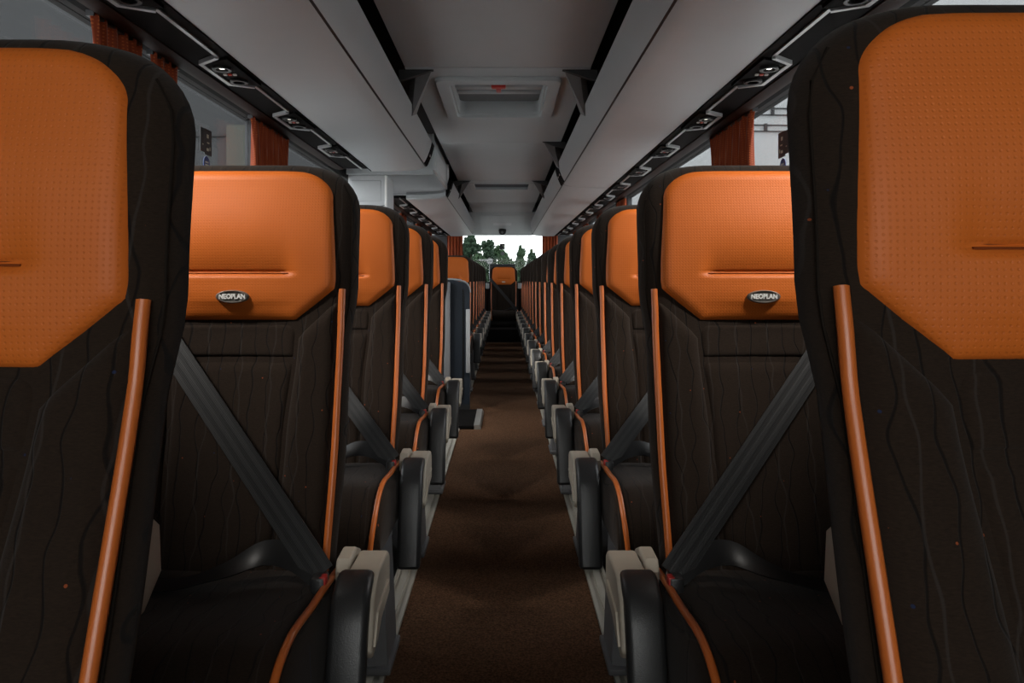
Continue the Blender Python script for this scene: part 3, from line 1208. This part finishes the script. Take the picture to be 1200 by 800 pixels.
# ------------------------------------------------------------------ stairwell partition, step, cabinet
p = empty('stairwell_partition', (-.23, 5.42, 0))
tag(p, 'navy padded stairwell partition with pale rim and grey side post', 'partition')
n = 10
prof = [(0.0, .06), (0.0, .90)] + [(-.06 + .06 * math.cos(math.pi / 2 * i / n), .90 + .085 * math.sin(math.pi / 2 * i / n)) for i in range(1, n + 1)] + [(-.13, 1.0), (-.52, 1.0), (-.52, .06)]
obj('padded_panel', prism_y(prof, 0, .06), 'navy_vinyl', p)
rim = [(x, .03, z + .006) for x, z in prof[1:-2]] + [(-.52, .03, 1.006)]
obj('rim', tube(rim, .008, 8, 2), 'rail_grey', p)
obj('side_post', box(-.19, -.145, -.06, -.004, .02, .985, .008), 'bracket_grey', p)
obj('grab_strip', box(-.028, .004, -.022, -.002, .30, .78, .006), 'rail_grey', p)
obj('fold_line', box(-.055, -.045, -.006, 0, .1, .93), 'gloss_black', p)
obj('kick_plate', box(-.52, .0, .002, .058, 0.0, .07), 'black_plastic', p)

st = empty('stair_step', (-.23, 5.08, 0))
tag(st, 'black stairwell tread with bright metal edge reaching into the aisle', 'step')
obj('tread', box(-.14, .065, -.30, .30, .006, .030, .004), 'matte_black', st)
obj('metal_edge', prism_y([(.058, .004), (.103, .004), (.108, .012), (.098, .034), (.058, .034)], -.30, .30), 'alloy', st)

cb = empty('pale_cabinet', (-1.07, 5.75, 0))
tag(cb, 'tall pale grey cabinet with inset panel below the rack gap by the stairwell', 'cabinet')
obj('body', box(-.155, .155, 0, .40, 0.0, 1.855, .02, 3), 'pale_panel', cb)
obj('inset_panel', box(-.13, .115, -.008, .01, 1.63, 1.80, .01), 'pale_panel', cb)
lv, lf = [], []
N = 14
for i in range(N + 1):
    x = -.15 + .30 * i / N
    z = 1.565 + .035 * (i / N) ** 2
    for dy, dz in ((-.003, .004), (-.003, -.004), (.01, -.004), (.01, .004)):
        lv.append((x, dy, z + dz))
for i in range(N):
    for j in range(4):
        lf.append((i * 4 + j, i * 4 + (j + 1) % 4, i * 4 + 4 + (j + 1) % 4, i * 4 + 4 + j))
obj('seam', mesh('seam', lv, lf), 'bracket_grey', cb)
obj('corner_strip', box(.142, .16, -.006, .02, 0.02, 1.84, .005), 'badge_white', cb)

# ------------------------------------------------------------------ curtains


def curtain(s, ya, yb, label, z0=1.255, z1=1.792, group=None, across=False, flare=0.0):
    me_v, me_f = [], []
    L = yb - ya
    n = max(16, int(L / .012))
    m = 10
    th = .006
    for lay in (0, 1):
        for j in range(m + 1):
            t = j / m
            z = z1 + (z0 - z1) * t
            for i in range(n + 1):
                u = i / n
                amp = .012 + .010 * t
                d = amp * math.sin(u * L / .055 * 2 * math.pi + .6 * math.sin(3 * t)) + .004 * math.sin(u * 40 + t * 5)
                yy = (u - .5) * L * (1 - .10 * math.sin(math.pi * min(1, t * 1.3)) + flare * t)
                dd = d + lay * th
                if across:
                    me_v.append((yy, dd, z - z0))
                else:
                    me_v.append((-s * dd, yy, z - z0))
    w = n + 1
    q = (m + 1) * w
    for j in range(m):
        for i in range(n):
            me_f.append((j * w + i, j * w + i + 1, (j + 1) * w + i + 1, (j + 1) * w + i))
            me_f.append((q + j * w + i, q + (j + 1) * w + i, q + (j + 1) * w + i + 1, q + j * w + i + 1))
    for i in range(n):
        me_f.append((i, q + i, q + i + 1, i + 1))
        me_f.append((m * w + i, m * w + i + 1, q + m * w + i + 1, q + m * w + i))
    for j in range(m):
        me_f.append((j * w, (j + 1) * w, q + (j + 1) * w, q + j * w))
        me_f.append((j * w + n, q + j * w + n, q + (j + 1) * w + n, (j + 1) * w + n))
    loc = ((ya + yb) / 2 * 1.0, s, z0) if across else (s * (WX - .045), (ya + yb) / 2, z0)
    e = empty('curtain', loc)
    o = obj('cloth', mesh('curtain', me_v, me_f, 60), 'orange_brown_curtain', e)
    if not across:
        obj('hook_track', box(-.012, .012, -L / 2, L / 2, z1 - z0 - .01, z1 - z0 + .01), 'black_plastic', e)
    else:
        obj('hook_track', box(-L / 2, L / 2, -.012, .012, z1 - z0 - .01, z1 - z0 + .01), 'black_plastic', e)
    tag(e, label, 'curtain', group)
    return e


GC = 'gathered curtains at the window pillars'
curtain(-1, 2.12, 2.40, 'gathered orange-brown curtain, front one of the pair at the first pillar', group=GC)
curtain(-1, 2.48, 2.68, 'narrow gathered orange-brown curtain, rear one of the pair at the first pillar', group=GC)
curtain(-1, 3.46, 4.03, 'wide gathered orange-brown curtain behind the grey window sticker, stairwell side', group=GC)
curtain(1, 3.32, 3.99, 'wide gathered orange-brown curtain at the bright window behind its black sticker', group=GC)
for i, py in enumerate(pill[4:], 3):
    curtain(1, py - .25, py + .25, 'gathered orange-brown curtain at the %s pillar of the bright window side' % ORD[i - 1], group=GC)
    if i > 3:
        curtain(-1, py - .25, py + .25, 'gathered orange-brown curtain at the %s pillar behind the pale cabinet' % ORD[i - 3], group=GC)
curtain(12.66, -.98, -.70, 'dark orange-brown curtain at the rear window, stairwell side', z0=.98, z1=1.79, across=True, flare=.25)
curtain(12.66, .70, .98, 'dark orange-brown curtain at the rear window, unbroken rack side', z0=.98, z1=1.79, across=True, flare=.25)

# ------------------------------------------------------------------ window stickers


def side_sticker(s, y, z, label, label2):
    x = s * (WX + .026)
    e = empty('window_sticker', (x, y, z))
    tag(e, label, 'sticker')
    obj('sheet', box(-.0015, .0015, -.060, -.018, -.052, .050), 'sticker_black', e)
    obj('sheet', box(-.0018, .0018, -.020, .055, -.060, .052), 'sticker_black', e)
    for yy, zz, w, hh in ((.012, .022, .018, .016), (.018, -.006, .022, .006), (.012, -.036, .020, .012), (.036, -.03, .006, .016), (-.038, -.02, .010, .004)):
        obj('print_mark', box(-.0026, .0026, yy - w / 2, yy + w / 2, zz - hh / 2, zz + hh / 2), 'sticker_print', e)
    e2 = empty('round_sticker', (x, y + .004, z - .098))
    tag(e2, label2, 'sticker')
    d = cyl(.032, .003, 24, 'x')
    obj('disc', d, 'sticker_blue', e2, (-.0015, 0, 0))
    for zz, w in ((.006, .03), (-.006, .034)):
        obj('print_mark', box(-.0026, .0026, -w / 2, w / 2, zz - .003, zz + .003), 'sticker_print', e2)


side_sticker(-1, 3.12, 1.605, 'black rectangular sticker on the grey window glass by the wide curtain', 'round dark blue sticker on the grey window glass below the black one')
side_sticker(1, 3.17, 1.605, 'black rectangular sticker on the bright window glass by the wide curtain', 'round dark blue sticker on the bright window glass below the black one')
e = empty('window_sticker', (0.0, Y1B + .044, 1.60))
tag(e, 'black square sticker on the rear window glass', 'sticker')
obj('sheet', box(-.05, .045, -.002, .002, -.055, .05), 'sticker_black', e)
obj('print_mark', box(.0, .022, -.003, .003, .005, .02), 'sticker_print', e)
obj('print_mark', box(.02, .034, -.003, .003, -.03, .01), 'sticker_print', e)
e = empty('round_sticker', (0, Y1B + .044, 1.475))
tag(e, 'small round grey sticker on the rear window glass', 'sticker')
obj('disc', cyl(.034, .003, 20, 'y'), 'grey_plastic', e, (0, -.0015, 0))

# ------------------------------------------------------------------ outside
gnd = obj('ground', box(-60, 60, -40, 140, -1.45, -1.35), 'pale_concrete')
struct(gnd)


def building(name, label, loc, rz, L, H, D, mat, bands, posts=(), sand=None):
    b = empty(name, loc)
    b.rotation_euler = (0, 0, rz)
    tag(b, label, 'building')
    obj('wall', box(0, L, 0, D, 0, H), mat, b)
    for z, hh in bands:
        obj('wall_band', box(0, L, -.04, 0.0, z, z + hh), 'dark_joint', b)
    for x, z0, z1 in posts:
        obj('joint', box(x - .03, x + .03, -.05, 0, z0, z1), 'dark_joint', b)
    if sand:
        x0, x1, z0, z1 = sand
        obj('shutter', box(x0, x1, -.12, 0, z0, z1), 'sand_facade', b)
    obj('roof_edge', box(-.1, L + .1, -.15, D + .1, H, H + .25), 'dark_joint', b)
    return b


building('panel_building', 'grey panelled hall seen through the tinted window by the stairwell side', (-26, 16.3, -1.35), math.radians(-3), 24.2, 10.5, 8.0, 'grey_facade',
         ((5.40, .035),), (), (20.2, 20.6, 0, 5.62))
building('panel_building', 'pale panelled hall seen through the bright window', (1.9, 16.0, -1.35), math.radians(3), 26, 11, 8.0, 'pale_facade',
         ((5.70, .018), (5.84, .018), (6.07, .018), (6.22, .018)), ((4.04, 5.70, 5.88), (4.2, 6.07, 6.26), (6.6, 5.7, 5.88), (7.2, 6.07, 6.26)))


def tree(label, x, y, hgt, rad, mat, conifer, seed):
    rnd = random.Random(seed)
    t = empty('conifer_tree' if conifer else 'leafy_tree', (x, y, -1.35))
    tag(t, label, 'tree', 'trees behind the coach')
    v, f = [], []
    n = 8
    hs = [(0, .16), (hgt * .4, .11), (hgt * .93, .02)]
    for z, r in hs:
        v += [(r * math.cos(2 * math.pi * j / n), r * math.sin(2 * math.pi * j / n), z) for j in range(n)]
    for k in range(2):
        f += [(k * n + j, k * n + (j + 1) % n, (k + 1) * n + (j + 1) % n, (k + 1) * n + j) for j in range(n)]
    obj('trunk', mesh('trunk', v, f, 60), 'bark', t)
    v, f = [], []
    blobs = []
    for i in range(16):
        q, hh = rnd.random() * 6.283, rnd.random()
        rr = rad * (.25 + .6 * rnd.random()) * (1 - .55 * hh)
        blobs.append((Vector((rr * math.cos(q), rr * math.sin(q), hgt * (.22 + .68 * hh))), rad * (.50 - .22 * hh)))
    for i in range(2600):
        if conifer:
            h_ = rnd.random() ** .8
            z = hgt * (.12 + .88 * h_)
            R = rad * (1 - h_) ** .8 * (.65 + .35 * math.sin(h_ * 38))
            rr = R * math.sqrt(rnd.random()) + .03
            q = rnd.random() * 6.283
            c = Vector((rr * math.cos(q), rr * math.sin(q), z - rr * .25))
            sz = .12 + .18 * (1 - h_)
        else:
            d = Vector((rnd.gauss(0, 1), rnd.gauss(0, 1), rnd.gauss(0, 1))).normalized() * rnd.random() ** .4
            bc, br = blobs[i % 16]
            c = bc + Vector((d.x * br, d.y * br, d.z * br * 1.25))
            sz = .20
        b = len(v)
        for k in range(4):
            v.append(c + Vector((rnd.uniform(-1, 1), rnd.uniform(-1, 1), rnd.uniform(-1, 1))) * sz)
        f += [(b, b + 1, b + 2), (b, b + 2, b + 3), (b, b + 3, b + 1), (b + 1, b + 3, b + 2)]
    me = bpy.data.meshes.new('foliage')
    me.from_pydata([tuple(p) for p in v], [], f)
    o = obj('foliage', me, mat, t)
    o['kind'] = 'stuff'


TY = 70
trees = [
    (-10.5, 74, 8.0, 2.4, 'foliage_a', True, 'tall dark conifer far from the street lamp'),
    (-7.0, 72, 7.5, 1.8, 'foliage_a', False, 'dark leafy tree at the curtain edge of the rear window'),
    (-4.4, 71, 6.3, 1.5, 'foliage_b', False, 'dark green leafy tree behind the rear window, first beside the curtain'),
    (-3.1, 67, 6.9, 1.4, 'foliage_a', False, 'tallest dark leafy tree seen through the rear window'),
    (-1.7, 72, 7.3, 1.4, 'foliage_a', False, 'dark leafy tree seen just above the street lamp'),
    (-0.6, 76, 6.3, 1.3, 'foliage_b', False, 'shorter green tree next to the tall dark trees'),
    (0.35, 66, 5.3, 1.3, 'foliage_b', False, 'low green leafy tree in the gap behind the bench'),
    (1.6, 77, 6.0, 1.2, 'foliage_b', False, 'narrow green tree in the gap behind the bench'),
    (1.55, 68, 5.6, 1.3, 'foliage_b', True, 'slender pointed conifer standing clear against white sky'),
    (2.75, 72, 5.4, 1.2, 'foliage_c', True, 'small pale conifer at the end of the tree line'),
    (-2.4, 60, 4.9, 1.5, 'foliage_b', False, 'broad low tree in front of the tall dark trees'),
    (-0.1, 58, 4.5, 1.4, 'foliage_b', False, 'broad low tree straight behind the bench, beside the street lamp'),
    (2.3, 61, 4.6, 1.4, 'foliage_a', False, 'dark bushy tree in front of the small pale conifer'),
    (5.2, 70, 4.0, 1.3, 'foliage_c', False, 'low round shrub beyond the small pale conifer'),
    (8.6, 73, 5.2, 1.5, 'foliage_b', True, 'separate dark conifer beyond the round shrub'),
]
for i, (x, y, hgt, rad, mat, con, lab) in enumerate(trees):
    tree(lab, x, y, hgt, rad, mat, con, i + 3)
lp = empty('street_lamp', (-.78, 40, -1.35))
tag(lp, 'pale street lamp with round white head and long arm outside the rear window', 'street lamp')
obj('pole', tube([(0, 0, 0), (0, 0, 1.5), (0, 0, 3.25)], .03, 8, 2), 'grey_plastic', lp)
obj('lamp_head', join(cyl(.17, .06, 20, 'y')), 'bracket_grey', lp, (0, -.06, 3.4))
obj('lamp_face', cyl(.07, .02, 16, 'y'), 'grey_plastic', lp, (0, -.08, 3.4))
obj('arm', box(-.62, -.15, -.03, .03, 3.43, 3.50, .01), 'bracket_grey', lp)
